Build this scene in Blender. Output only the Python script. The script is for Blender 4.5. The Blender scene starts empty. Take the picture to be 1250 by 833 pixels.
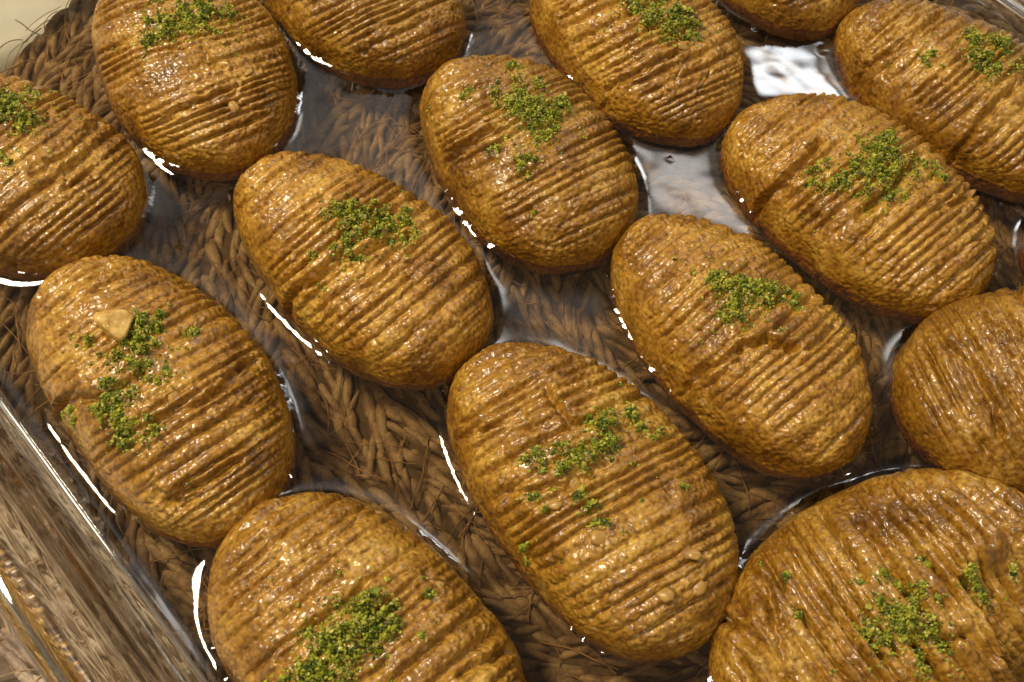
import bpy, math
import numpy as np
from mathutils import Vector, Matrix
from mathutils.bvhtree import BVHTree

SC = bpy.context.scene
COL = SC.collection
ZS = 0.022                      # syrup level above the table top (metres)

# ------------------------------------------------------------------ camera
PITCH, ROLL, DIST, FOCAL = math.radians(60), math.radians(6.0), 0.262, 1340.0
fwd = np.array([0, math.cos(PITCH), -math.sin(PITCH)])
rgt0 = np.array([1.0, 0, 0]); up0 = np.cross(rgt0, fwd)
rgt = math.cos(ROLL) * rgt0 + math.sin(ROLL) * up0
upv = -math.sin(ROLL) * rgt0 + math.cos(ROLL) * up0
CAMP = -fwd * DIST + np.array([0, 0, ZS])
cd = bpy.data.cameras.new('camera'); cam = bpy.data.objects.new('camera', cd); COL.objects.link(cam)
cd.sensor_width = 36.0; cd.lens = 36.0 * FOCAL / 1250.0
cd.clip_start = 0.01; cd.clip_end = 50.0
M = Matrix.Identity(4)
for i in range(3):
    M[i][0], M[i][1], M[i][2], M[i][3] = rgt[i], upv[i], -fwd[i], CAMP[i]
cam.matrix_world = M
cd.dof.use_dof = True; cd.dof.focus_distance = 0.262; cd.dof.aperture_fstop = 45.0
SC.camera = cam

# ------------------------------------------------------------------ light
wd = bpy.data.worlds.new('World'); SC.world = wd; wd.use_nodes = True
bg = wd.node_tree.nodes['Background']
bg.inputs[0].default_value = (1.0, 0.86, 0.70, 1); bg.inputs[1].default_value = 0.17

def area(name, loc, target, size, power, color, size_y=None, shape='DISK', soft=0):
    l = bpy.data.lights.new(name, 'AREA'); l.energy = power; l.color = color
    l.shape = shape; l.size = size
    if size_y: l.shape = 'RECTANGLE'; l.size_y = size_y
    if soft:                       # emission faded from middle to rim, shaped to soften its reflections in syrup
        l.use_nodes = True; nt = l.node_tree; em = nt.nodes['Emission']
        ge = nt.nodes.new('ShaderNodeNewGeometry'); sb = nt.nodes.new('ShaderNodeVectorMath'); sb.operation = 'SUBTRACT'; sb.inputs[1].default_value = (0.5, 0.5, 0)
        ln = nt.nodes.new('ShaderNodeVectorMath'); ln.operation = 'LENGTH'
        mr = nt.nodes.new('ShaderNodeMapRange'); mr.interpolation_type = 'SMOOTHSTEP'; mr.inputs[1].default_value = 0.06; mr.inputs[2].default_value = 0.5; mr.inputs[3].default_value = soft; mr.inputs[4].default_value = 0.0
        nt.links.new(ge.outputs['Parametric'], sb.inputs[0]); nt.links.new(sb.outputs[0], ln.inputs[0]); nt.links.new(ln.outputs['Value'], mr.inputs[0]); nt.links.new(mr.outputs[0], em.inputs['Strength'])
    o = bpy.data.objects.new(name, l); COL.objects.link(o); o.location = loc
    d = Vector(target) - Vector(loc)
    o.rotation_euler = d.to_track_quat('-Z', 'Y').to_euler()
    return o
area('ceiling_lamp_key', (-0.56, 0.15, 0.86), (0, 0, ZS), 0.20, 8.8, (1.0, 0.86, 0.64))
area('window_light', (0.335, 0.975, 0.89), (0.069, 0.099, ZS), 0.24, 2.2, (0.93, 0.97, 1.0), 0.20, soft=1.3)
area('ceiling_panel', (0.215, 0.825, 1.00), (0.040, 0.049, ZS), 0.40, 2.2, (1.0, 0.97, 0.93), 0.30, soft=1.2)
area('added_sheen_fill', (-0.05, 1.02, 1.25), (0.03, 0.05, ZS), 1.6, 3.8, (1.0, 0.94, 0.86), 0.9, soft=1.3)  # unseen fill lamp, added to give the syrup gaps a pale sheen
area('ceiling_lamp_rear', (-0.30, -0.75, 1.15), (0, 0, ZS), 0.08, 3.4, (1.0, 0.85, 0.66))
area('ceiling_lamp_right', (0.70, 0.35, 1.20), (0, 0, ZS), 0.06, 1.4, (1.0, 0.88, 0.72))

SC.view_settings.view_transform = 'Standard'; SC.view_settings.look = 'None'
SC.view_settings.gamma = 1.0; SC.view_settings.exposure = 0.17
cy = SC.cycles
cy.use_denoising = True; cy.max_bounces = 10; cy.transmission_bounces = 8
cy.transparent_max_bounces = 12; cy.glossy_bounces = 6; cy.diffuse_bounces = 2
cy.sample_clamp_indirect = 4.0; cy.blur_glossy = 0.3

# ------------------------------------------------------------------ helpers
rng = np.random.default_rng(7)
_perm = np.random.default_rng(3).permutation(256).astype(np.int64)
_perm = np.concatenate([_perm, _perm, _perm])
_g = np.random.default_rng(5).normal(size=(256, 3)); _g /= np.linalg.norm(_g, axis=1)[:, None]

def noise(P, freq, seed=0):
    """Perlin gradient noise, about -0.6..0.6, at points P (n,3)."""
    Q = P * freq + np.array([seed * 17.31, seed * 5.77 + 3.1, seed * 9.13 + 7.7])
    I = np.floor(Q).astype(np.int64); F = Q - I; I &= 255
    w = F * F * F * (F * (F * 6 - 15) + 10)
    out = np.zeros(len(Q))
    for dx in (0, 1):
        for dy in (0, 1):
            for dz in (0, 1):
                h = _perm[_perm[_perm[(I[:, 0] + dx) & 255] + ((I[:, 1] + dy) & 255)] + ((I[:, 2] + dz) & 255)]
                g = _g[h]
                d = g[:, 0] * (F[:, 0] - dx) + g[:, 1] * (F[:, 1] - dy) + g[:, 2] * (F[:, 2] - dz)
                out += d * (w[:, 0] if dx else 1 - w[:, 0]) * (w[:, 1] if dy else 1 - w[:, 1]) * (w[:, 2] if dz else 1 - w[:, 2])
    return out

def sstep(a, b, x):
    t = np.clip((x - a) / (b - a), 0, 1); return t * t * (3 - 2 * t)

def mesh_np(name, V, faces_quads=None, faces_tris=None, extra=None, smooth=True):
    """Fast mesh from numpy vertices, quads, triangles and a few n-gons."""
    loops, starts, totals, k = [], [], [], 0
    for F in (faces_quads, faces_tris):
        if F is None or len(F) == 0: continue
        F = np.asarray(F); n = F.shape[1]
        loops.append(F.ravel()); starts.append(k + n * np.arange(len(F))); totals.append(np.full(len(F), n)); k += F.size
    for F in (extra or []):
        F = np.asarray(F); loops.append(F); starts.append(np.array([k])); totals.append(np.array([len(F)])); k += len(F)
    L = np.concatenate(loops).astype(np.int32); S = np.concatenate(starts).astype(np.int32)
    me = bpy.data.meshes.new(name)
    me.vertices.add(len(V)); me.vertices.foreach_set('co', np.asarray(V, np.float32).ravel())
    me.loops.add(len(L)); me.loops.foreach_set('vertex_index', L)
    me.polygons.add(len(S)); me.polygons.foreach_set('loop_start', S)
    me.polygons.foreach_set('loop_total', np.concatenate(totals).astype(np.int32))
    me.polygons.foreach_set('use_smooth', np.full(len(S), bool(smooth)))
    me.update(calc_edges=True); me.validate()
    return me

def link(name, me, mat=None, parent=None):
    o = bpy.data.objects.new(name, me); COL.objects.link(o)
    if mat and me is not None and not me.materials: me.materials.append(mat)
    if parent is not None: o.parent = parent
    return o

def tag(o, label=None, category=None, group=None, kind=None):
    if label: o['label'] = label
    if category: o['category'] = category
    if group: o['group'] = group
    if kind: o['kind'] = kind
    return o

def new_mat(name):
    m = bpy.data.materials.new(name); m.use_nodes = True
    nt = m.node_tree; nt.nodes.clear()
    out = nt.nodes.new('ShaderNodeOutputMaterial')
    def N(t, **kw):
        n = nt.nodes.new('ShaderNode' + t)
        for k, v in kw.items():
            if k.startswith('_'): setattr(n, k[1:], v)
            else: n.inputs[k.replace('_', ' ')].default_value = v
        return n
    return m, nt, N, nt.links.new, out

def ramp(N, stops):
    r = N('ValToRGB'); e = r.color_ramp.elements
    while len(e) < len(stops): e.new(0.5)
    for q, (p, c) in zip(e, stops): q.position = p; q.color = (*c, 1)
    return r

# ------------------------------------------------------------------ materials
def mat_pastry():
    m, nt, N, L, out = new_mat('soaked_pastry')
    tc = N('TexCoord'); oi = N('ObjectInfo')
    add = N('VectorMath', _operation='ADD'); L(tc.outputs['Object'], add.inputs[0]); L(oi.outputs['Random'], add.inputs[1])
    v = add.outputs[0]
    big = N('TexNoise', Scale=85.0, Detail=5.0, Roughness=0.65); L(v, big.inputs['Vector'])
    r1 = ramp(N, [(0.30, (0.165, 0.068, 0.0042)), (0.50, (0.352, 0.169, 0.0135)), (0.68, (0.53, 0.312, 0.050))]); L(big.outputs[0], r1.inputs[0])
    gr = N('TexNoise', Scale=850.0, Detail=3.0, Roughness=0.6); L(v, gr.inputs['Vector'])
    r2 = ramp(N, [(0.36, (0.52, 0.44, 0.36)), (0.50, (1, 1, 1)), (0.66, (1.34, 1.40, 1.45))]); L(gr.outputs[0], r2.inputs[0])
    mx = N('Mix', _data_type='RGBA', _blend_type='MULTIPLY'); mx.inputs[0].default_value = 0.85
    L(r1.outputs[0], mx.inputs[6]); L(r2.outputs[0], mx.inputs[7])
    # pale nut specks and dark flecks
    sp = N('TexVoronoi', Scale=170.0); L(v, sp.inputs['Vector'])
    rs = ramp(N, [(0.0, (1, 1, 1)), (0.10, (1, 1, 1)), (0.17, (0, 0, 0))]); L(sp.outputs['Distance'], rs.inputs[0])
    sel = N('SeparateColor'); L(sp.outputs['Color'], sel.inputs[0])
    gt = N('Math', _operation='GREATER_THAN'); gt.inputs[1].default_value = 0.86; L(sel.outputs[0], gt.inputs[0])
    mu = N('Math', _operation='MULTIPLY'); L(rs.outputs[0], mu.inputs[0]); L(gt.outputs[0], mu.inputs[1])
    mx2 = N('Mix', _data_type='RGBA'); L(mu.outputs[0], mx2.inputs[0]); L(mx.outputs[2], mx2.inputs[6]); mx2.inputs[7].default_value = (0.52, 0.34, 0.14, 1)
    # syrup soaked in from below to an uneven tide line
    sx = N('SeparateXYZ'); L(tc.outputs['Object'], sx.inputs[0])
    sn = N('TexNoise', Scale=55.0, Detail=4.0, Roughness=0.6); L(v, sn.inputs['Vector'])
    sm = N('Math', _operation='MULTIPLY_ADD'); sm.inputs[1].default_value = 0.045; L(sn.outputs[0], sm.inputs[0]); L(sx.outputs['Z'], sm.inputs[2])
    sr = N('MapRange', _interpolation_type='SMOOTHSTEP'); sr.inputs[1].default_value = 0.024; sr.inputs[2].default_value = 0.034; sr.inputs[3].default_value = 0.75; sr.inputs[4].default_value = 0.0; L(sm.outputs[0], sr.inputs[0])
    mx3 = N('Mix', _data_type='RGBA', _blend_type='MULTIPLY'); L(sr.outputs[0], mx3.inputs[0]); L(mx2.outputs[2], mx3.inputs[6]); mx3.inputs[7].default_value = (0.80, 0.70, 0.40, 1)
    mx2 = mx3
    hv = N('HueSaturation'); hv.inputs['Saturation'].default_value = 1.0
    mr = N('MapRange'); mr.inputs[3].default_value = 0.80; mr.inputs[4].default_value = 1.08; L(oi.outputs['Random'], mr.inputs[0])
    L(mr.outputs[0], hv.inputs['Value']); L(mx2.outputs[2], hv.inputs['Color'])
    b1 = N('TexVoronoi', Scale=820.0, _feature='SMOOTH_F1', Smoothness=0.35); L(v, b1.inputs['Vector'])
    b1i = N('Math', _operation='SUBTRACT'); b1i.inputs[0].default_value = 1.0; L(b1.outputs['Distance'], b1i.inputs[1])
    b2 = N('TexNoise', Scale=420.0, Detail=2.0); L(v, b2.inputs['Vector'])
    am = N('TexNoise', Scale=130.0, Detail=2.0); L(v, am.inputs['Vector'])
    amr = N('MapRange'); amr.inputs[1].default_value = 0.35; amr.inputs[2].default_value = 0.62; amr.inputs[3].default_value = 0.10; amr.inputs[4].default_value = 0.62; L(am.outputs[0], amr.inputs[0])
    bu2 = N('Bump', Strength=0.35, Distance=0.0005); L(b2.outputs[0], bu2.inputs['Height'])
    bu1 = N('Bump', Distance=0.0007); L(amr.outputs[0], bu1.inputs['Strength']); L(b1i.outputs[0], bu1.inputs['Height']); L(bu2.outputs[0], bu1.inputs['Normal'])
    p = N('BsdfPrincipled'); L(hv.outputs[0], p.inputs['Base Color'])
    p.inputs['Roughness'].default_value = 0.45; p.inputs['IOR'].default_value = 1.45
    p.inputs['Subsurface Weight'].default_value = 0.05; p.inputs['Subsurface Radius'].default_value = (1.0, 0.45, 0.12); p.inputs['Subsurface Scale'].default_value = 0.0014
    p.inputs['Coat Weight'].default_value = 0.8; p.inputs['Coat Roughness'].default_value = 0.20; p.inputs['Coat IOR'].default_value = 1.45
    L(bu1.outputs[0], p.inputs['Normal']); L(bu1.outputs[0], p.inputs['Coat Normal'])
    L(p.outputs[0], out.inputs[0]); return m

def mat_green():
    m, nt, N, L, out = new_mat('ground_pistachio')
    tc = N('TexCoord')
    n = N('TexVoronoi', Scale=900.0); L(tc.outputs['Object'], n.inputs['Vector'])
    s = N('SeparateColor'); L(n.outputs['Color'], s.inputs[0])
    r = ramp(N, [(0.0, (0.045, 0.070, 0.005)), (0.25, (0.13, 0.170, 0.010)), (0.65, (0.31, 0.335, 0.018)), (0.92, (0.48, 0.46, 0.05)), (1.0, (0.46, 0.38, 0.12))]); L(s.outputs[0], r.inputs[0])
    p = N('BsdfPrincipled'); L(r.outputs[0], p.inputs['Base Color'])
    p.inputs['Roughness'].default_value = 0.45; p.inputs['Subsurface Weight'].default_value = 0.2
    p.inputs['Subsurface Radius'].default_value = (0.6, 1.0, 0.2); p.inputs['Subsurface Scale'].default_value = 0.0008
    L(p.outputs[0], out.inputs[0]); return m

def mat_nut():
    m, nt, N, L, out = new_mat('walnut_flesh')
    tc = N('TexCoord'); n = N('TexNoise', Scale=500.0, Detail=4.0); L(tc.outputs['Object'], n.inputs['Vector'])
    r = ramp(N, [(0.35, (0.50, 0.29, 0.055)), (0.65, (0.74, 0.50, 0.14))]); L(n.outputs[0], r.inputs[0])
    bu = N('Bump', Strength=0.5, Distance=0.0004); L(n.outputs[0], bu.inputs['Height'])
    p = N('BsdfPrincipled'); L(r.outputs[0], p.inputs['Base Color']); L(bu.outputs[0], p.inputs['Normal'])
    p.inputs['Roughness'].default_value = 0.4; p.inputs['Coat Weight'].default_value = 0.3; p.inputs['Subsurface Weight'].default_value = 0.2; p.inputs['Subsurface Scale'].default_value = 0.002
    L(p.outputs[0], out.inputs[0]); return m

def mat_syrup():
    m, nt, N, L, out = new_mat('clear_syrup')
    fr = N('Fresnel', IOR=1.47)
    tr = N('BsdfTransparent'); tr.inputs[0].default_value = (0.84, 0.70, 0.52, 1)
    gl = N('BsdfGlossy', Roughness=0.05); gl.inputs[0].default_value = (1, 1, 1, 1)
    mx = N('MixShader'); L(fr.outputs[0], mx.inputs[0]); L(tr.outputs[0], mx.inputs[1]); L(gl.outputs[0], mx.inputs[2])
    L(mx.outputs[0], out.inputs[0]); return m

def mat_glass_floor():
    m, nt, N, L, out = new_mat('dish_glass_plate')
    fr = N('Fresnel', IOR=1.08)      # glass wetted by syrup: little contrast in index
    tr = N('BsdfTransparent'); tr.inputs[0].default_value = (0.93, 0.95, 0.93, 1)
    gl = N('BsdfGlossy', Roughness=0.03)
    mx = N('MixShader'); L(fr.outputs[0], mx.inputs[0]); L(tr.outputs[0], mx.inputs[1]); L(gl.outputs[0], mx.inputs[2])
    L(mx.outputs[0], out.inputs[0]); return m

def mat_glass():
    m, nt, N, L, out = new_mat('dish_glass')
    p = N('BsdfPrincipled'); p.inputs['Base Color'].default_value = (0.94, 0.96, 0.94, 1)
    p.inputs['Roughness'].default_value = 0.02; p.inputs['IOR'].default_value = 1.47; p.inputs['Transmission Weight'].default_value = 1.0
    L(p.outputs[0], out.inputs[0]); return m

def mat_straw():
    m, nt, N, L, out = new_mat('dry_straw')
    at = N('Attribute', _attribute_name='tone')
    tc = N('TexCoord'); geo = N('NewGeometry')
    mp = N('Mapping'); mp.inputs['Scale'].default_value = (180.0, 1500.0, 1500.0); L(tc.outputs['Object'], mp.inputs[0])
    oi = N('ObjectInfo')
    pn = N('TexNoise', Scale=160.0, Detail=2.0); L(geo.outputs['Position'], pn.inputs['Vector'])
    r = ramp(N, [(0.30, (0.15, 0.10, 0.066)), (0.45, (0.30, 0.21, 0.142)), (0.58, (0.52, 0.40, 0.28)), (0.70, (0.38, 0.31, 0.215))]); L(pn.outputs[0], r.inputs[0])
    fn = N('TexNoise', Scale=1400.0, Detail=3.0); L(geo.outputs['Position'], fn.inputs['Vector'])
    r2 = ramp(N, [(0.3, (0.6, 0.6, 0.6)), (0.7, (1.15, 1.12, 1.08))]); L(fn.outputs[0], r2.inputs[0])
    mx = N('Mix', _data_type='RGBA', _blend_type='MULTIPLY'); mx.inputs[0].default_value = 0.8
    L(r.outputs[0], mx.inputs[6]); L(r2.outputs[0], mx.inputs[7])
    bu = N('Bump', Strength=0.4, Distance=0.0003); L(fn.outputs[0], bu.inputs['Height'])
    p = N('BsdfPrincipled'); L(mx.outputs[2], p.inputs['Base Color']); L(bu.outputs[0], p.inputs['Normal'])
    p.inputs['Roughness'].default_value = 0.55
    L(p.outputs[0], out.inputs[0]); return m

def mat_plain(name, c, rough=0.8, var=0.12, scale=200.0):
    m, nt, N, L, out = new_mat(name)
    tc = N('TexCoord'); n = N('TexNoise', Scale=scale, Detail=5.0); L(tc.outputs['Object'], n.inputs['Vector'])
    r = ramp(N, [(0.3, tuple(x * (1 - var) for x in c)), (0.7, tuple(min(1, x * (1 + var)) for x in c))]); L(n.outputs[0], r.inputs[0])
    bu = N('Bump', Strength=0.15, Distance=0.0003); L(n.outputs[0], bu.inputs['Height'])
    p = N('BsdfPrincipled'); L(r.outputs[0], p.inputs['Base Color']); L(bu.outputs[0], p.inputs['Normal']); p.inputs['Roughness'].default_value = rough
    L(p.outputs[0], out.inputs[0]); return m

MP, MG, MN, MS, MGF, MGL, MST = mat_pastry(), mat_green(), mat_nut(), mat_syrup(), mat_glass_floor(), mat_glass(), mat_straw()
MTAB = mat_plain('white_table_top', (0.66, 0.70, 0.74), 0.45, 0.06, 14.0)
MBASE = mat_plain('mat_backing', (0.13, 0.09, 0.055), 0.9, 0.4, 500.0)
MFIB = mat_plain('straw_fibre', (0.42, 0.27, 0.14), 0.6, 0.5, 300.0)

# ------------------------------------------------------------------ data (pastries in mm along/across their own axes)
# fit = x, y, half length, half width, rotation, egg, height, outline harmonics
PAST = [
    dict(n=1, fit=(-0.12983, 0.03322, 0.03725, 0.02379, -0.47741, 0.20736, 0.01886, -0.00088, -0.00314, 0.00281, 0.00022), skew=-4, tilt=(-0.67, 0.3),
         green=[(2.9, 6.5, 5.5), (10.1, -5.1, 1.5), (-2.4, 6.9, 2.8)],
         cracks=[[(18.1, -4.1), (18.8, 8.1), (15.5, 19.3), 0.9]]),
    dict(n=2, fit=(-0.09382, 0.07471, 0.03947, 0.02474, -1.01888, 0.03711, 0.01984, 0.00012, -0.00355, 0.00136, -0.00364), skew=3.9, tilt=(-0.79, 0.1),
         green=[(1.8, 6.4, 5.5), (2.3, -1.2, 4.6), (3.7, -7.1, 3.7), (4.8, -10.2, 1.7)],
         cracks=[[(26.2, -14.1), (26.9, -5.1), (25.7, 3.9), 0.8], [(12.1, 1.8), (15.9, 1.5), (20.2, 4.0), 0.9]]),
    dict(n=3, fit=(-0.05558, 0.10947, 0.03874, 0.0243, -0.75661, 0.07106, 0.01975, -0.00027, 0.00093, 0.00015, -0.00265), skew=-7.3, tilt=(-0.72, 0.48),
         green=[], cracks=[]),
    dict(n=4, fit=(-0.00152, 0.05353, 0.03558, 0.02384, -0.86333, 0.08777, 0.01978, -0.00336, -0.02366, -0.01457, 0.01202), skew=-1.6, tilt=(-0.5, 0.42),
         green=[(-5.3, -0.4, 4.9), (-0.4, 1.1, 6.1), (2.6, 5.2, 2.8), (6.7, -1.1, 2.6), (-15.3, -8.2, 1.9), (-15.7, 6.8, 1.5), (10.9, -7.6, 2.4), (2.5, -13.2, 1.2)],
         cracks=[[(-6.2, -20.5), (-3.9, -16.0), (-2.6, -9.7), 1.5], [(-21.4, -12.9), (-16.9, -7.1), (-12.5, -0.2), 0.7]]),
    dict(n=5, fit=(0.02467, 0.10171, 0.04002, 0.02369, -0.90069, 0.06191, 0.0199, -0.00017, -0.00442, -0.00362, -0.00115), skew=-0.6, tilt=(-0.59, 0.58),
         green=[(6.4, -3.1, 6.5), (12.3, 2.1, 4.3), (18.6, 3.0, 2.4)],
         cracks=[[(17.0, -20.8), (20.5, -15.1), (22.1, -3.6), 0.9]]),
    dict(n=6, fit=(0.06108, 0.1478, 0.03929, 0.02393, -0.88159, 0.11423, 0.01972, -0.0002, -0.00179, -2e-05, -7e-05), skew=-2, tilt=(-0.5, 0.6),
         green=[], cracks=[]),
    dict(n=7, fit=(0.1168, 0.09157, 0.03973, 0.02269, -0.67705, 0.04913, 0.01917, -0.00025, -0.00176, -0.0009, -0.00038), skew=-5, tilt=(-0.17, 0.87),
         green=[(0.3, 2.8, 5.2), (2.5, -3.4, 2.6), (-10.4, -11.3, 1.7), (0.5, 8.5, 2.4), (-4.5, 3.5, 1.8)],
         cracks=[[(-23.4, -17.3), (-16.9, -9.2), (-17.5, 8.0), 1.1], [(11.1, -21.8), (10.6, -16.9), (11.5, -3.3), 1.2]]),
    dict(n=8, fit=(0.08539, 0.05067, 0.03942, 0.02436, -0.72196, -0.00826, 0.01983, -0.0003, -0.01423, -0.02217, 0.01095), skew=-1, tilt=(-0.2, 0.68),
         green=[(-1.0, 1.8, 6.0), (0.8, -6.3, 4.8), (3.4, -0.1, 3.6), (-5.8, -13.0, 3.2), (-3.2, -10.4, 2.0), (11.2, 9.2, 2.0)],
         cracks=[[(-15.3, -21.7), (-13.1, -16.8), (-13.9, -5.6), 1.8], [(6.5, -15.2), (7.1, -4.8), (5.5, 10.0), 1.3], [(18.6, 0.5), (20.8, 9.3), (19.6, 15.0), 1.0]]),
    dict(n=9, fit=(0.05337, 0.00592, 0.03904, 0.02185, -0.83084, 0.06508, 0.01979, 0.00054, -0.02012, -0.00525, 0.00779), skew=3.7, tilt=(-0.23, 0.46),
         green=[(-5.0, -1.1, 4.1), (-0.6, -1.4, 4.4), (-0.1, -6.7, 2.6), (4.7, 8.1, 2.4), (0.2, 4.4, 2.2), (-9.4, -1.9, 2.2)],
         cracks=[[(6.8, -10.2), (8.9, -4.0), (14.2, -0.8), 1.8], [(4.5, -20.2), (5.6, -16.6), (6.8, -10.2), 1.2], [(16.0, 2.1), (16.1, 7.7), (14.8, 12.6), 1.0]]),
    dict(n=10, fit=(-0.03909, 0.01594, 0.03861, 0.02221, -0.65425, 0.10557, 0.01979, -0.00581, -0.01085, -0.01496, 0.00446), skew=-0.4, tilt=(-0.42, 0.33),
         green=[(-1.1, -0.5, 4.1), (2.2, 2.8, 3.8), (7.7, 6.5, 3.8), (3.4, -6.1, 3.2), (11.9, 6.3, 1.7), (7.0, -15.4, 0.7)],
         cracks=[[(2.0, -18.2), (6.9, -4.3), (11.0, 7.2), 1.4], [(-2.9, -22.0), (2.0, -18.2), (5.1, -12.9), 1.0]]),
    dict(n=11, fit=(-0.07799, -0.02358, 0.04043, 0.02267, -0.7709, 0.06477, 0.0198, 0.00451, -0.03426, -0.01954, -0.00538), skew=0.9, tilt=(-0.46, 0.08),
         green=[(-4.4, 4.2, 3.2), (-1.8, 0.7, 3.8), (1.3, -1.8, 2.8), (5.5, -9.6, 3.7), (12.9, -10.9, 3.4), (8.0, -11.3, 2.4), (-9.8, -7.4, 1.4), (-1.0, -18.1, 1.6), (0.9, 11.9, 1.6), (7.4, 2.3, 1.4), (8.2, -0.2, 1.4), (4.6, -12.3, 1.7)],
         cracks=[[(-8.7, -23.5), (3.9, -10.7), (4.3, -2.6), 1.2], [(14.7, -6.5), (17.5, 6.3), (12.5, 18.6), 1.1], [(28.9, -14.0), (31.2, -5.6), (31.2, 2.5), 1.1], [(25.9, -14.6), (30.5, -13.2), (32.1, -9.8), 1.0]]),
    dict(n=12, fit=(0.01992, -0.03647, 0.04136, 0.0238, -0.8467, 0.0813, 0.01978, -0.00161, -0.02331, -0.01573, 0.00242), skew=-5.3, tilt=(-0.2, 0.27),
         green=[(-5.2, 6.5, 2.9), (-1.9, 2.6, 3.4), (-0.8, -3.2, 3.4), (-1.9, -7.0, 2.0), (-6.8, -9.1, 2.4), (-1.0, -15.3, 1.5), (6.2, -7.3, 1.7), (10.6, -7.8, 1.8), (5.6, -21.2, 1.2), (0.4, 12.9, 1.9), (-4.2, 13.2, 1.4), (15.2, 11.1, 0.7)],
         cracks=[[(-18.7, 1.6), (-14.3, 0.4), (-10.3, 0.6), 1.2], [(-5.6, -18.4), (1.3, -9.4), (2.2, 0.4), 1.1], [(-23.2, -18.4), (-19.2, -12.9), (-17.1, -6.0), 0.8]]),
    dict(n=13, fit=(-0.02169, -0.07625, 0.03956, 0.02401, -0.63144, -0.1279, 0.01979, 0.00114, 0.0023, -0.00385, -0.00158), skew=-7.8, tilt=(-0.18, 0.11),
         green=[(-2.7, 1.4, 3.7), (-1.1, -3.4, 4.6), (0.2, -8.0, 4.5), (-3.1, -14.5, 3.3), (2.3, 0.7, 2.8), (-7.1, -8.3, 1.4), (0.7, 4.6, 1.9), (4.7, 13.2, 1.1), (8.7, 6.2, 0.9), (0.3, -12.4, 3.9)],
         cracks=[[(18.9, 6.4), (20.9, 12.4), (21.4, 17.0), 1.2], [(-8.4, -14.7), (-6.8, -3.2), (-5.6, 4.3), 1.0]]),
    dict(n=14, fit=(0.1269, 0.0014, 0.037, 0.0259, 0.342, -0.098, 0.0212, 0.0, 0.0, 0.0, 0.0), skew=3.4, tilt=(0.58, 0.29),
         green=[],
         cracks=[[(-25.8, 9.8), (-24.9, 0.8), (-24.3, -12.4), 1.6], [(-15.9, 14.9), (-15.4, 10.1), (-16.0, 2.9), 1.2]]),
    dict(n=15, fit=(0.08603, -0.05759, 0.04275, 0.02839, 0.60915, 0.00531, 0.02008, -1e-05, 0.00384, 0.00062, 0.00069), skew=-0.1, tilt=(0.4, 0.04),
         green=[(-5.8, -0.8, 4.1), (-10.8, -3.3, 4.7), (-6.4, -6.7, 3.8), (-14.0, -2.4, 2.2), (10.8, -4.7, 2.9), (7.7, -6.2, 1.6), (-23.5, 9.0, 1.0), (-20.6, 16.1, 0.7), (3.6, 4.4, 1.1), (20.7, -6.0, 1.0)],
         cracks=[[(-24.4, 18.4), (-27.8, 11.7), (-31.5, 3.5), 1.5], [(8.6, -3.0), (8.5, -9.2), (8.0, -18.8), 3.2], [(8.0, -18.8), (8.1, -21.8), (8.9, -26.1), 3.2], [(-33.9, 16.6), (-34.4, 12.2), (-33.9, 7.3), 1.4], [(-0.9, 18.4), (-2.3, 5.8), (-4.2, 1.1), 1.0], [(-4.9, -10.0), (2.5, -11.3), (4.0, -16.9), 1.2]]),
    dict(n=16, fit=(0.158, 0.046, 0.030, 0.017, 0.17, 0.0, 0.019, 0.0, 0.0, 0.0, 0.0), skew=0, tilt=(0.4, 0.4), green=[], cracks=[]),
]
LABEL = {
    1: ('soaked oval pastry cut off by the left edge of the photo', 'green crumbs on the pastry at the left edge of the photo'),
    2: ('plump ridged pastry in the top left, nearest the visible edge of the placemat', 'wide green crumb heap on the top left pastry'),
    3: ('pastry cut by the top edge, between the top left one and the upper middle one', 'green crumbs on the pastry cut by the top edge left of centre'),
    4: ('short rounded pastry in the upper middle with the silvery reflection at its lower right', 'green crumb patch on the upper middle pastry'),
    5: ('ridged pastry at the top, left of the bright syrup reflections', 'green crumbs on the pastry cut by the top edge right of centre'),
    6: ('pastry at the very top of which only the lower tip shows', 'green crumbs on the topmost pastry, out of view'),
    7: ('ridged pastry in the top right corner touching the photo edge', 'thin green crumbs on the top right corner pastry'),
    8: ('deeply split pastry in the upper right below the corner one', 'thick green crumb heap on the split upper right pastry'),
    9: ('pastry right of centre with a torn crack below its green crumbs', 'green crumbs above the torn crack, right of centre'),
    10: ('evenly ridged pastry left of centre with a clean shadowed lower edge', 'green crumb heap on the evenly ridged pastry left of centre'),
    11: ('pastry by the glass wall on the left carrying a yellow nut piece', 'green crumbs trailing down from the yellow nut piece'),
    12: ('large ridged pastry in the lower middle with scattered green crumbs', 'scattered green crumbs on the large lower middle pastry'),
    13: ('pastry cut by the bottom edge, left of the lower middle one', 'dark green crumb heap on the pastry cut by the bottom edge'),
    14: ('pastry at the right edge with ridges running down to the right', 'green crumbs on the right edge pastry, out of view'),
    15: ('biggest pastry, in the bottom right corner with a deep fold', 'green crumbs in two heaps on the bottom right pastry'),
    16: ('pastry beyond the right edge of which only the tip reaches in', ''),
}
PGROUP = 'syrup soaked pastries in the glass dish'
GGROUP = 'ground pistachio heaps on the pastries'
E1, E2 = 0.88, 0.74

def foot(th, q): return 1 + q[0] * np.cos(3 * th) + q[1] * np.sin(3 * th) + q[2] * np.cos(4 * th) + q[3] * np.sin(4 * th)
def loc_xy(p, s, th):
    k = 1 + (foot(th, p[7:11]) - 1) * s
    return p[2] * np.cos(th) * s * k, p[3] * np.sin(th) * s * k * (1 + p[5] * np.cos(th) * s)
def to_world2(p, x, y):
    c, q = math.cos(p[4]), math.sin(p[4]); return p[0] + c * x - q * y, p[1] + q * x + c * y

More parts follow.
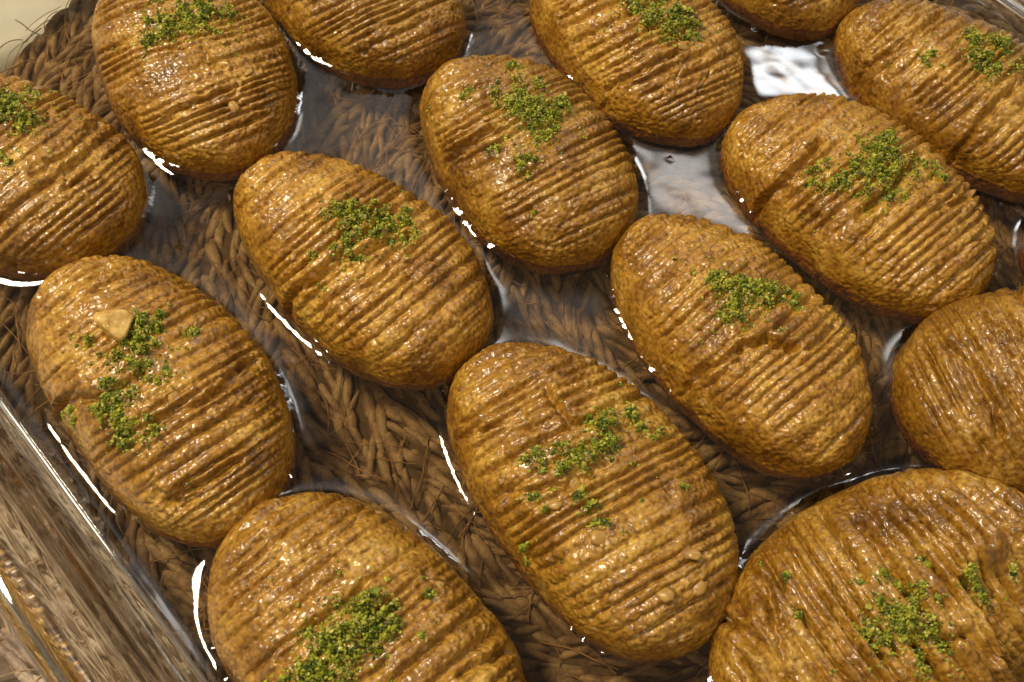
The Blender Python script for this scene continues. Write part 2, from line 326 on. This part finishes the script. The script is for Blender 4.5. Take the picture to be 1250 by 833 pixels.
# ------------------------------------------------------------------ dish frame
DANG = math.radians(-43.5)
DT = np.array([math.cos(DANG), math.sin(DANG)]); DN = np.array([-math.sin(DANG), math.cos(DANG)])
DC = 0.0245 * DT + 0.045 * DN
HL, HW, RC = 0.2005, 0.1432, 0.036        # inner half length, half width and corner radius at syrup level

# ------------------------------------------------------------------ table
n = 2
V = np.array([(-3, -3, 0), (3, -3, 0), (3, 3, 0), (-3, 3, 0)], float)
t = link('table_top', mesh_np('table_top', V, [(0, 1, 2, 3)]), MTAB); tag(t, kind='structure')

# ------------------------------------------------------------------ woven placemat
MC = np.array([0.048, 0.028]); MR = 0.208; MZ = ZS - 0.0127      # top of the strands
mat_root = bpy.data.objects.new('woven_placemat', None); COL.objects.link(mat_root)
mat_root.location = (MC[0], MC[1], 0)
tag(mat_root, 'round woven straw placemat under the glass dish', 'placemat')
th = np.linspace(0, 2 * np.pi, 96, endpoint=False)
c = np.stack([np.cos(th), np.sin(th)], 1) * (MR - 0.002)
nb = len(th)
V = np.concatenate([np.c_[c, np.full(nb, 0.0005)], np.c_[c, np.full(nb, MZ - 0.0022)]])
Q = [(i, (i + 1) % nb, nb + (i + 1) % nb, nb + i) for i in range(nb)]
link('backing', mesh_np('backing', V, Q, None, [np.arange(nb)[::-1], np.arange(nb) + nb], smooth=False), MBASE, mat_root)

def strand_mesh(seed, S=6, K=6):
    r = np.random.default_rng(100 + seed)
    Lh, w, h = 0.0060 * r.uniform(0.7, 1.3), 0.00118 * r.uniform(0.75, 1.25), 0.0013
    V = []
    bend = r.uniform(-0.0009, 0.0009); tw = r.uniform(-0.5, 0.5)
    for i in range(S):
        u = -1 + 2 * i / (S - 1)
        k = max(0.16, (1 - abs(u) ** 2.6)) ** 0.75
        for j in range(K):
            a = 2 * np.pi * j / K + tw * u
            kk = 1 + 0.16 * r.normal()
            V.append((Lh * u, w * k * kk * math.cos(a) + bend * (1 - u * u) + 0.0007 * u ** 3, h * k * math.sin(a) - 0.0021 * abs(u) ** 2.2 - h))
    F = [(i * K + j, i * K + (j + 1) % K, (i + 1) * K + (j + 1) % K, (i + 1) * K + j) for i in range(S - 1) for j in range(K)]
    return np.array(V), np.array(F)
VAR = [strand_mesh(i) for i in range(10)]; VARLO = [strand_mesh(i, 4, 4) for i in range(10)]
strands = []
r_ = 0.004; ring = 0
while r_ < MR - 0.001:
    nn = max(6, int(round(2 * np.pi * r_ / 0.0040)))
    sg = 1 if (ring * 7 % 5) in (0, 2, 3) else -1
    ph0 = rng.uniform(0, 6.28)
    for k in range(nn):
        a = ph0 + 2 * np.pi * k / nn + rng.normal() * 0.0012 / max(r_, .01)
        rr = r_ + rng.normal() * 0.0008
        strands.append((rr * math.cos(a), rr * math.sin(a), MZ - abs(rng.normal()) * 0.0006, a + math.pi / 2 + sg * math.radians(20 + rng.normal() * 9), rng.integers(10), rng.uniform(0.85, 1.25)))
    r_ += 0.0040 + rng.uniform(-0.0003, 0.0003); ring += 1
ST = np.array(strands)
# which strands the photograph shows: in frame and not behind a pastry
W3 = np.c_[ST[:, 0] + MC[0], ST[:, 1] + MC[1], ST[:, 2]]
d = W3 - CAMP; dz = d @ fwd
px = 625 + FOCAL * (d @ rgt) / dz; py = 416.5 - FOCAL * (d @ upv) / dz
vis = (px > 0) & (px < 1250) & (py > 0) & (py < 833)
for P in PAST:
    f_ = P['fit']
    for h in (0.0, 0.004, 0.008, 0.012, 0.016, 0.019):
        q = CAMP + d * ((ZS + h - CAMP[2]) / d[:, 2])[:, None]
        e = q[:, :2] - np.array(f_[:2]); cc, ss = math.cos(f_[4]), math.sin(f_[4])
        s = np.hypot((e[:, 0] * cc + e[:, 1] * ss) / f_[2], (-e[:, 0] * ss + e[:, 1] * cc) / f_[3])
        vis &= s > (max(0, 1 - (h / f_[6]) ** 2)) ** 0.5
cand = np.where(vis)[0]
chosen = set(cand[np.argsort(dz[cand])][:300].tolist())
vm = []
for V, F in VAR:
    me = mesh_np('straw_strand', V, F, None, [np.arange(6)[::-1], np.arange(6) + 30]); me.materials.append(MST); vm.append(me)
VR, FR, off = [], [], 0
for i, (x, y, z, a, v, sc) in enumerate(strands):
    if i in chosen:
        o = bpy.data.objects.new('straw_strand', vm[v]); COL.objects.link(o); o.parent = mat_root
        o.location = (x, y, z); o.rotation_euler = (0, 0, a); o.scale = (sc, sc, 1)
    else:
        V, F = (VAR if vis[i] else VARLO)[v]; cc, ss = math.cos(a), math.sin(a)
        VR.append(np.c_[x + sc * (cc * V[:, 0] - ss * V[:, 1]), y + sc * (ss * V[:, 0] + cc * V[:, 1]), z + V[:, 2]]); FR.append(F + off); off += len(V)
o = link('straw_weave', mesh_np('straw_weave', np.concatenate(VR), np.concatenate(FR)), MST, mat_root); o['kind'] = 'stuff'
# loose fibres lying on the weave
VR, FR, off = [], [], 0
for k in range(3200):
    rr = MR * math.sqrt(rng.uniform()); a = rng.uniform(0, 6.283)
    x, y = rr * math.cos(a), rr * math.sin(a); dr = a + math.pi / 2 + rng.normal() * 0.8
    Ls = rng.uniform(0.005, 0.020); cu = rng.normal() * 0.5; rad = rng.uniform(0.00008, 0.00021)
    zz = MZ + rng.uniform(-0.0005, 0.0004); pts = []
    for i in range(7):
        u = i / 6
        pts.append((x, y, zz - 0.0006 * (2 * u - 1) ** 2)); x += Ls / 6 * math.cos(dr); y += Ls / 6 * math.sin(dr); dr += cu / 6 + rng.normal() * 0.12
    pts = np.array(pts); tg = np.gradient(pts, axis=0); tg /= np.linalg.norm(tg, axis=1)[:, None]
    sd = np.c_[-tg[:, 1], tg[:, 0], np.zeros(7)]; upz = np.array([0, 0, 1.0])
    for j in range(3):
        an = 2 * np.pi * j / 3 + 0.5
        VR.append(pts + rad * (math.cos(an) * sd + math.sin(an) * upz))
    for i in range(6):
        for j in range(3):
            FR.append((off + j * 7 + i, off + ((j + 1) % 3) * 7 + i, off + ((j + 1) % 3) * 7 + i + 1, off + j * 7 + i + 1))
    off += 21
o = link('loose_fibre', mesh_np('loose_fibre', np.concatenate(VR), np.array(FR)), MFIB, mat_root); o['kind'] = 'stuff'

# ------------------------------------------------------------------ glass dish
dish = bpy.data.objects.new('glass_baking_dish', None); COL.objects.link(dish)
dish.location = (DC[0], DC[1], ZS); dish.rotation_euler = (0, 0, DANG)
tag(dish, 'clear rectangular glass baking dish holding the pastries in syrup', 'baking dish')

def rrect(o, nseg=18):
    """rounded rectangle offset outward by o: points in order"""
    r = RC + o; pts = []
    for qx, qy, a0 in ((1, 1, 0), (-1, 1, 90), (-1, -1, 180), (1, -1, 270)):
        for i in range(nseg + 1):
            a = math.radians(a0 + 90 * i / nseg)
            pts.append((qx * (HL - RC) + r * math.cos(a), qy * (HW - RC) + r * math.sin(a)))
    P = np.array(pts); out = []
    for i in range(len(P)):                      # subdivide the long straights
        A, B = P[i], P[(i + 1) % len(P)]; out.append(A)
        if np.linalg.norm(B - A) > 0.03:
            for k in range(1, 24): out.append(A + (B - A) * k / 24)
    return np.array(out)
# cross-section, inner floor edge -> up the inner wall -> rolled rim -> down the outer wall -> foot
prof = [(0.0004, 0.0012), (0.0012, 0.0028), (0.0024, 0.0050), (0.0050, 0.0100), (0.0085, 0.0170), (0.0118, 0.0235), (0.0132, 0.0262), (0.0145, 0.0280), (0.0154, 0.0287), (0.0163, 0.02895), (0.0175, 0.02900),
        (0.0187, 0.02897), (0.0199, 0.02890), (0.0209, 0.0281), (0.0214, 0.0266), (0.0215, 0.0252), (0.0206, 0.0243), (0.0188, 0.0232), (0.0170, 0.0210), (0.0140, 0.0155), (0.0110, 0.0096), (0.0086, 0.0048), (0.0072, 0.0020), (0.0058, 0.0008), (0.0038, 0.0004), (0.0018, 0.0006)]
fine_in = []
for k in range(37):                            # shallow bands pressed into the inner face run round the dish
    u_ = k / 36; zz_ = 0.0012 + (0.0262 - 0.0012) * u_; oo_ = np.interp(zz_, [0.0012, 0.0028, 0.0050, 0.0100, 0.0170, 0.0235, 0.0262], [0.0004, 0.0012, 0.0024, 0.0050, 0.0085, 0.0118, 0.0132])
    fine_in.append((oo_ + 0.00042 * math.sin(u_ * 21.0) * math.sin(math.pi * u_) + 0.0002 * math.sin(u_ * 47.0) * math.sin(math.pi * u_), zz_))
prof = fine_in + prof[7:]
rings = [np.c_[rrect(o_), np.full(len(rrect(o_)), z_)] for o_, z_ in prof]
npt = len(rings[0]); V = np.concatenate(rings)
# slight waviness of pressed glass
V[:, 2] += 0.00012 * noise(V, 45.0, 4); V[:, :2] += 0.00018 * np.stack([noise(V, 60.0, 5), noise(V, 60.0, 6)], 1)
npf = len(prof)
Q = [(i * npt + (j + 1) % npt, i * npt + j, ((i + 1) % npf) * npt + j, ((i + 1) % npf) * npt + (j + 1) % npt) for i in range(npf) for j in range(npt)]
link('dish_wall', mesh_np('dish_wall', V, Q), MGL, dish)
fprof = [(0.0004, 0.0010), (-0.0003, -0.0006), (-0.0016, -0.0026), (-0.0038, -0.0046), (-0.0066, -0.0061), (-0.0100, -0.0069), (-0.0140, -0.0070)]
gprof = [(-0.0140, -0.0121), (-0.0090, -0.0121), (-0.0040, -0.0112), (0.0004, -0.0092), (0.0032, -0.0062), (0.0052, -0.0030), (0.0064, 0.0004)]
rings = [np.c_[rrect(o_), np.full(len(rrect(o_)), z_)] for o_, z_ in fprof + gprof]
nfp = len(rings[0]); V = np.concatenate(rings); kf = len(fprof)
Q = [(i * nfp + j, i * nfp + (j + 1) % nfp, (i + 1) * nfp + (j + 1) % nfp, (i + 1) * nfp + j) for i in list(range(kf - 1)) + list(range(kf, 2 * kf - 1)) for j in range(nfp)]
nv = len(V); V = np.concatenate([V, V[(kf - 1) * nfp:kf * nfp], V[kf * nfp:(kf + 1) * nfp]])
fme = mesh_np('dish_floor', V, Q, None, [np.arange(nfp) + nv, np.arange(nfp)[::-1] + nv + nfp])
for pl_ in list(fme.polygons)[-2:]: pl_.use_smooth = False
link('dish_floor', fme, MGF, dish)

# ------------------------------------------------------------------ syrup surface with menisci
step = 0.00085
gx = np.arange(-HL - 0.002, HL + 0.0021, step); gy = np.arange(-HW - 0.002, HW + 0.0021, step)
X, Y = np.meshgrid(gx, gy, indexing='ij'); sh = X.shape
x, y = X.ravel(), Y.ravel()
qx, qy = np.abs(x) - (HL - RC), np.abs(y) - (HW - RC)
sdf = np.hypot(np.maximum(qx, 0), np.maximum(qy, 0)) + np.minimum(np.maximum(qx, qy), 0) - RC
wx = DC[0] + x * DT[0] + y * DN[0]; wy = DC[1] + x * DT[1] + y * DN[1]
dmin = np.full(len(x), 1.0); inside = np.zeros(len(x), bool)
z = np.zeros(len(x))
for P in PAST:
    f_ = P['fit']; tt = np.linspace(0, 2 * np.pi, 220, endpoint=False)
    ox, oy = to_world2(f_, *loc_xy(f_, 1.0, tt))
    near = np.where((np.hypot(wx - f_[0], wy - f_[1]) < f_[2] + 0.014))[0]
    dd = np.hypot(wx[near][:, None] - ox[None], wy[near][:, None] - oy[None]).min(1)
    c_, s_ = math.cos(f_[4]), math.sin(f_[4])
    lx = (wx[near] - f_[0]) * c_ + (wy[near] - f_[1]) * s_; ly = -(wx[near] - f_[0]) * s_ + (wy[near] - f_[1]) * c_
    ang = np.arctan2(ly / f_[3], lx / f_[2]); bx, by = loc_xy(f_, 1.0, ang)
    ins = np.hypot(lx, ly) < np.hypot(bx, by)
    dd = np.where(ins, 0, dd)
    pert = 1 + 0.3 * noise(np.c_[wx[near], wy[near], np.full(len(near), P['n'] * 0.1)], 130.0, 8)
    z[near] += 0.0010 * pert * np.exp(-dd / 0.00115) + 0.0006 * np.exp(-dd / 0.0048)
    inside[near] |= ins
z += 0.0016 * np.exp(-np.maximum(-sdf, 0) / 0.0022)
PW = np.c_[wx, wy, np.zeros(len(wx))]
z += 0.00032 * noise(PW, 60.0, 1) + 0.00009 * noise(PW, 190.0, 2)
for _ in range(130):                          # small bubbles at the rims
    k = rng.integers(len(x))
    br = rng.uniform(0.0005, 0.0011)
    m_ = np.hypot(x - x[k], y - y[k]) < 3 * br
    z[m_] += br * 0.5 * np.exp(-((x[m_] - x[k]) ** 2 + (y[m_] - y[k]) ** 2) / (br * br))
over = sdf > 0.0008                            # snap the outer rim of the grid onto the wall
keep = sdf < 0.0008 + step * 1.5
gxs = np.where(qx > 0, np.maximum(qx, 0), 0); gys = np.where(qy > 0, np.maximum(qy, 0), 0); gl = np.hypot(gxs, gys); gl[gl == 0] = 1
x = np.where(over, x - np.sign(x) * gxs / gl * (sdf - 0.0008), x); y = np.where(over, y - np.sign(y) * gys / gl * (sdf - 0.0008), y)
idx = np.arange(len(x)).reshape(sh)
Q = np.stack([idx[:-1, :-1], idx[1:, :-1], idx[1:, 1:], idx[:-1, 1:]], -1).reshape(-1, 4)
Q = Q[keep[Q].all(1) & ~inside[Q].all(1)]
us = np.unique(Q); remap = np.full(len(x), -1); remap[us] = np.arange(len(us))
so = link('syrup', mesh_np('syrup', np.c_[x, y, z][us], remap[Q]), MS)
so.location = (DC[0], DC[1], ZS); so.rotation_euler = (0, 0, DANG)
tag(so, 'clear glossy syrup pooled between the pastries in the dish', 'syrup', kind='stuff')

# ------------------------------------------------------------------ pastries
def seg_dist(x, y, pts):
    best = np.full(len(x), 1.0); 
    for (ax, ay), (bx, by) in zip(pts[:-1], pts[1:]):
        vx, vy = bx - ax, by - ay; t = np.clip(((x - ax) * vx + (y - ay) * vy) / (vx * vx + vy * vy + 1e-12), 0, 1)
        best = np.minimum(best, np.hypot(x - ax - t * vx, y - ay - t * vy))
    return best

def build_pastry(P):
    p = np.array(P['fit']); sd = P['n']; r = np.random.default_rng(40 + sd)
    low = sd in (6, 16)
    NU, NV = (220, 100) if low else (390, 185)
    u, v = np.meshgrid(np.linspace(-1, 1, NU), np.linspace(-1, 1, NV), indexing='ij')
    dx = u * np.sqrt(1 - v * v / 2); dy = v * np.sqrt(1 - u * u / 2)
    rho = np.clip(np.hypot(dx, dy), 0, 1); th = np.arctan2(dy, dx)
    ft = np.linspace(0, np.pi / 2, 400)                                # spread the rows evenly over the dome
    ds_, dz_ = np.diff(0.031 * np.sin(ft) ** E1), np.diff(p[6] * np.abs(np.cos(ft)) ** E2)
    al = np.concatenate([[0], np.cumsum(np.hypot(ds_, dz_))]); al /= al[-1]
    RT = 0.93
    phi = np.where(rho < RT, np.interp(rho / RT, al, ft), np.pi / 2 + (rho - RT) / (1 - RT) * math.radians(58))
    s = np.sin(phi) ** E1
    zz = np.where(phi <= np.pi / 2, p[6] * np.abs(np.cos(phi)) ** E2, -0.0072 * np.abs(np.sin((phi - np.pi / 2) / math.radians(58) * np.pi / 2)) ** 0.8)
    x, y = loc_xy(p, s, th)
    B = np.stack([x, y, zz], -1)
    du = np.gradient(B, axis=0); dv = np.gradient(B, axis=1)
    Nn = np.cross(du, dv); Nn /= np.linalg.norm(Nn, axis=-1, keepdims=True) + 1e-12
    B = B.reshape(-1, 3); Nn = Nn.reshape(-1, 3)
    # smooth normal near the grid corners: blend with an ellipsoid normal
    En = B / np.array([p[2] ** 2, p[3] ** 2, p[6] ** 2]); En /= np.linalg.norm(En, axis=1)[:, None] + 1e-12
    Nn = np.where((np.sum(Nn * En, 1) < 0.6)[:, None], En, Nn)
    x, y, zz = B.T
    rel = np.clip(zz / p[6], 0, 1)
    edge = noise(B, 90.0, sd + 1)
    mask = sstep(0.24, 0.60, rel + 0.30 * edge - 0.12 * np.clip(-y / p[3], 0, 1))
    mask *= 1 - sstep(0.88, 1.0, np.abs(x) / p[2] + 0.15 * edge)
    mask *= r.uniform(0.9, 1.1) * (0.55 + 0.45 * sstep(-0.28, 0.12, noise(B, 38.0, sd + 22)))
    # grooves from the grater
    sk = math.radians(P['skew']); pitch = 0.0029 * r.uniform(0.94, 1.12) * (1.15 if sd in (14, 15) else 1.0)
    curv = r.uniform(-0.8, 1.2)
    sc = x * math.cos(sk) + y * math.sin(sk) + curv * y * y + (P['tilt'][0] * math.cos(sk) + P['tilt'][1] * math.sin(sk)) * np.maximum(zz, 0)   # the press came in at a slant
    sc = sc + 0.0014 * noise(B, 40.0, sd + 2) + 0.0003 * noise(B, 200.0, sd + 3) + 0.00028 * noise(B, 520.0, sd + 21)
    q = sc / pitch + 0.5 * np.sin(sc / pitch * 0.8 + sd) + 0.3 * np.sin(sc / pitch * 0.37 + 2 * sd)
    gi = np.round(q).astype(int); dg = np.abs(q - gi)                 # distance to nearest groove, in pitches
    gdep = np.random.default_rng(900 + sd).uniform(0.30, 1.35, 200)[(gi + 100) % 200]
    goff = np.random.default_rng(700 + sd).uniform(0, 50, 200)[(gi + 100) % 200]
    along = noise(np.c_[y * 1.0, goff * 0.01, np.zeros_like(y)], 130.0, sd + 4)
    gdep = gdep * (0.05 + 0.95 * sstep(-0.28, 0.12, along + 0.10))
    wv = 0.15 + 0.06 * noise(B, 300.0, sd + 9)
    groove = np.exp(-np.abs(dg / wv) ** 1.5) * gdep
    ridge = 0.5 * np.cos(2 * np.pi * q)                               # rounded ridge tops between grooves
    g2 = np.abs(q * 2.0 + 0.3 - np.round(q * 2.0 + 0.3)); fine = np.exp(-(g2 / 0.13) ** 2) * sstep(0.0, 0.3, noise(B, 110.0, sd + 5))
    disp = mask * (2.1 if sd in (14, 15) else 1.0) * (-0.00175 * groove - 0.00016 * ridge - 0.00050 * fine)
    # cracks
    wob = np.stack([noise(B, 350.0, sd + 6), noise(B, 350.0, sd + 7)], 1) * 0.0013
    for ck in P['cracks']:
        pts = [(a * 1e-3, b * 1e-3) for a, b in ck[:3]]
        dd = seg_dist(x + wob[:, 0], y + wob[:, 1], pts)
        wd_ = 0.00055 * (1 + 0.40 * ck[3])
        disp -= 0.0017 * ck[3] * np.exp(-(dd / wd_) ** 2) * (zz > 0)
        disp += 0.00026 * ck[3] * np.exp(-((dd - 0.0019) / 0.0011) ** 2) * (zz > 0)
    if sd == 15:                                                       # fold: the far end has slumped below the rest
        fx = x - 0.0085 + wob[:, 0] * 1.5
        disp -= 0.0048 * sstep(0.0, 0.0014, fx) * (1 - sstep(0.008, 0.030, fx)) * (1 - sstep(-0.006, 0.002, y)) * (zz > 0)
    cn = noise(B * np.array([1.6, 0.8, 1.0]), 95.0, sd + 10)            # short random tears
    disp -= 0.0008 * np.exp(-(cn / 0.030) ** 2) * sstep(0.12, 0.34, noise(B, 60.0, sd + 11)) * mask
    # dough lumps and semolina grain
    top = sstep(-0.2, 0.2, rel + 0.2)
    disp += 0.0018 * noise(B, 42.0, sd + 12) + 0.00065 * noise(B, 150.0, sd + 13)
    gm = (0.6 + 0.8 * sstep(-0.2, 0.3, noise(B, 80.0, sd + 18))) * (0.45 + 0.40 * np.clip(mask, 0, 1))
    disp += gm * (0.00020 * noise(B, 420.0, sd + 14) + 0.00052 * noise(B, 900.0, sd + 15) + 0.00040 * noise(B, 1500.0, sd + 16))
    ps = noise(B, 260.0, sd + 17); disp -= 0.0008 * sstep(0.36, 0.50, ps)                                       # pits
    disp *= sstep(-0.0062, -0.003, zz)
    V = B + Nn * disp[:, None]
    idx = np.arange(NU * NV).reshape(NU, NV)
    Q = np.stack([idx[:-1, :-1], idx[1:, :-1], idx[1:, 1:], idx[:-1, 1:]], -1).reshape(-1, 4)
    rim = np.concatenate([idx[:-1, 0], idx[-1, :-1], idx[:0:-1, -1], idx[0, :0:-1]])
    me = mesh_np('syrup_pastry', V, Q, None, [rim[::-1]])
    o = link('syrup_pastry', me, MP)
    o.location = (p[0], p[1], ZS); o.rotation_euler = (0, 0, p[4])
    tag(o, LABEL[sd][0], 'pastry', PGROUP)
    return o, V, Q

# icosahedron for crumbs
PHI = (1 + 5 ** 0.5) / 2
ICO = np.array([(-1, PHI, 0), (1, PHI, 0), (-1, -PHI, 0), (1, -PHI, 0), (0, -1, PHI), (0, 1, PHI), (0, -1, -PHI), (0, 1, -PHI), (PHI, 0, -1), (PHI, 0, 1), (-PHI, 0, -1), (-PHI, 0, 1)]) / math.sqrt(1 + PHI * PHI)
ICF = np.array([(0, 11, 5), (0, 5, 1), (0, 1, 7), (0, 7, 10), (0, 10, 11), (1, 5, 9), (5, 11, 4), (11, 10, 2), (10, 7, 6), (7, 1, 8), (3, 9, 4), (3, 4, 2), (3, 2, 6), (3, 6, 8), (3, 8, 9), (4, 9, 5), (2, 4, 11), (6, 2, 10), (8, 6, 7), (9, 8, 1)])

MCH = mat_plain('soaked_nut', (0.42, 0.24, 0.055), 0.35, 0.25, 600.0)
CHIPS = {12: [(30, -6, 1.9), (27, 4, 1.6), (33, 1, 1.7), (14, -9.5, 2.2), (3, -13, 1.5), (2, -7, 1.7)], 5: [(21, -1, 2.0)], 11: [(12, 0, 1.9)], 2: [(22, 10, 1.6), (30, 3, 1.5)], 9: [(9, -13, 1.4), (12, -7, 1.6)]}
chip_me = []
for k in range(4):
    rc = np.random.default_rng(60 + k)
    V3 = ICO.copy()
    me_ = bpy.data.meshes.new('nut_chip')
    F3 = ICF.tolist(); mids = {}; Vl = [tuple(v_) for v_ in V3]
    F4 = []
    for a_, b_, c_ in F3:                      # one subdivision: 80 triangles
        m3 = []
        for e0, e1 in ((a_, b_), (b_, c_), (c_, a_)):
            key = (min(e0, e1), max(e0, e1))
            if key not in mids:
                mm = (np.array(Vl[e0]) + np.array(Vl[e1])) / 2; mids[key] = len(Vl); Vl.append(tuple(mm / np.linalg.norm(mm)))
            m3.append(mids[key])
        F4 += [(a_, m3[0], m3[2]), (b_, m3[1], m3[0]), (c_, m3[2], m3[1]), tuple(m3)]
    Va = np.array(Vl) * (1 + 0.16 * rc.normal(size=(len(Vl), 1))) * np.array([0.00105, 0.0008, 0.00034])
    me_ = mesh_np('nut_chip', Va, None, np.array(F4)); me_.materials.append(MCH); chip_me.append(me_)
for P in PAST:
    o, V, Q = build_pastry(P)
    if not P['green'] and P['n'] != 11: continue
    p = P['fit']; r = np.random.default_rng(300 + P['n'])
    sub = V[Q].mean(1)[:, 2] > 0.004
    bvh = BVHTree.FromPolygons([tuple(a) for a in V], Q[sub].tolist())
    def hit(a, b):
        h = bvh.ray_cast(Vector((a, b, 0.05)), Vector((0, 0, -1)))
        return h[0]
    # chopped nut showing through the dough
    spots = [(r.uniform(-0.75, 0.75) * p[2] * 1e3, r.uniform(-0.7, 0.7) * p[3] * 1e3, r.uniform(0.5, 1.2)) for _ in range(7)] + CHIPS.get(P['n'], [])
    for ca, cb, cs in spots:
        h = hit(ca * 1e-3, cb * 1e-3)
        if h is None: continue
        ch = link('nut_chip', chip_me[r.integers(len(chip_me))], None, o)
        ch.location = (h.x, h.y, h.z - 0.00014 * cs); ch.rotation_euler = (r.uniform(-0.4, 0.4), r.uniform(-0.4, 0.4), r.uniform(0, 6.28)); ch.scale = (cs,) * 3
    CV, CF, off = [], [], 0
    dust = []
    if P['green']:
        gw = np.array([g_[2] ** 2 for g_ in P['green']]); gw = gw / gw.sum()
        for _ in range(26):                    # a light dusting around the heaps
            gg = P['green'][r.choice(len(gw), p=gw)]; e = r.normal(size=2) * 6.5
            dust.append((gg[0] + e[0], gg[1] + e[1], 0.35))
    for (gx_, gy_, gr_) in P['green'] + dust:
        R_ = gr_ * 1e-3 * 1.2
        cnt = int(16 + 40.0 * gr_ ** 1.75) if gr_ > 0.5 else int(r.integers(1, 6))
        # sub-clumps give the heap its ragged outline
        ncl = max(2, int(gr_ * 2.8)); cl = r.normal(size=(ncl, 2)) * 0.56 * R_; cr = r.uniform(0.10, 0.34, ncl) * R_ + 0.0003
        for k in range(cnt):
            if r.uniform() < 0.84:
                j = r.integers(ncl); e = r.normal(size=2) * 0.55 * cr[j]; ex, ey = cl[j] + e; hh = max(0.0, 1 - np.hypot(*e) / (cr[j] * 1.2)) * min(0.0042, cr[j] * 2.6)
            else:
                e = r.normal(size=2) * 0.8 * R_; ex, ey = e; hh = 0
            h = hit(gx_ * 1e-3 + ex, gy_ * 1e-3 + ey)
            if h is None: continue
            s_ = r.uniform(0.00013, 0.00038) * (1.7 if r.uniform() < 0.07 else 1.0)
            zz = r.uniform(-0.1, 1.0) * hh
            A = r.normal(size=(3, 3)); qm, _ = np.linalg.qr(A)
            pts = (ICO * (1 + 0.30 * r.normal(size=(12, 1)))) * np.array([1.25, 1.0, 0.75]) * s_
            CV.append(pts @ qm.T + np.array([h.x, h.y, h.z + zz + 0.25 * s_])); CF.append(ICF + off); off += 12
    if CV:
        g = link('pistachio_crumbs', mesh_np('pistachio_crumbs', np.concatenate(CV), None, np.concatenate(CF), smooth=False), MG)
        g.location = o.location; g.rotation_euler = o.rotation_euler
        tag(g, LABEL[P['n']][1], 'pistachio crumbs', GGROUP)
    if P['n'] == 11:
        h = hit(-0.0085, -0.0009)
        # faceted nut chip
        r = np.random.default_rng(11)
        uu, vv = np.meshgrid(np.linspace(0, np.pi, 26), np.linspace(0, 2 * np.pi, 40, endpoint=False), indexing='ij')
        D = np.stack([np.sin(uu) * np.cos(vv), np.sin(uu) * np.sin(vv), np.cos(uu)], -1).reshape(-1, 3)
        pl = r.normal(size=(11, 3)); pl /= np.linalg.norm(pl, axis=1)[:, None]; od = r.uniform(0.55, 0.92, 11)
        R_ = np.min(np.where(D @ pl.T > 0.05, od / np.maximum(D @ pl.T, 0.05), 9), 1); R_ = np.minimum(R_, 1.25)
        V2 = D * R_[:, None] * np.array([0.0045, 0.0036, 0.0030]); V2 += D * (0.0005 * noise(V2, 600.0, 3))[:, None]
        ii = np.arange(26 * 40).reshape(26, 40); jn = np.roll(ii, -1, 1)
        Q2 = np.stack([ii[:-1], ii[1:], jn[1:], jn[:-1]], -1).reshape(-1, 4)
        w = link('nut_piece', mesh_np('nut_piece', V2, Q2), MN)
        w.matrix_world = Matrix.Translation(o.location) @ Matrix.Rotation(p[4], 4, 'Z') @ Matrix.Translation((h.x, h.y, h.z + 0.0014)) @ Matrix.Rotation(0.9, 4, 'Z')
        tag(w, 'pale yellow nut piece beside green crumbs on the left pastry', 'nut piece')
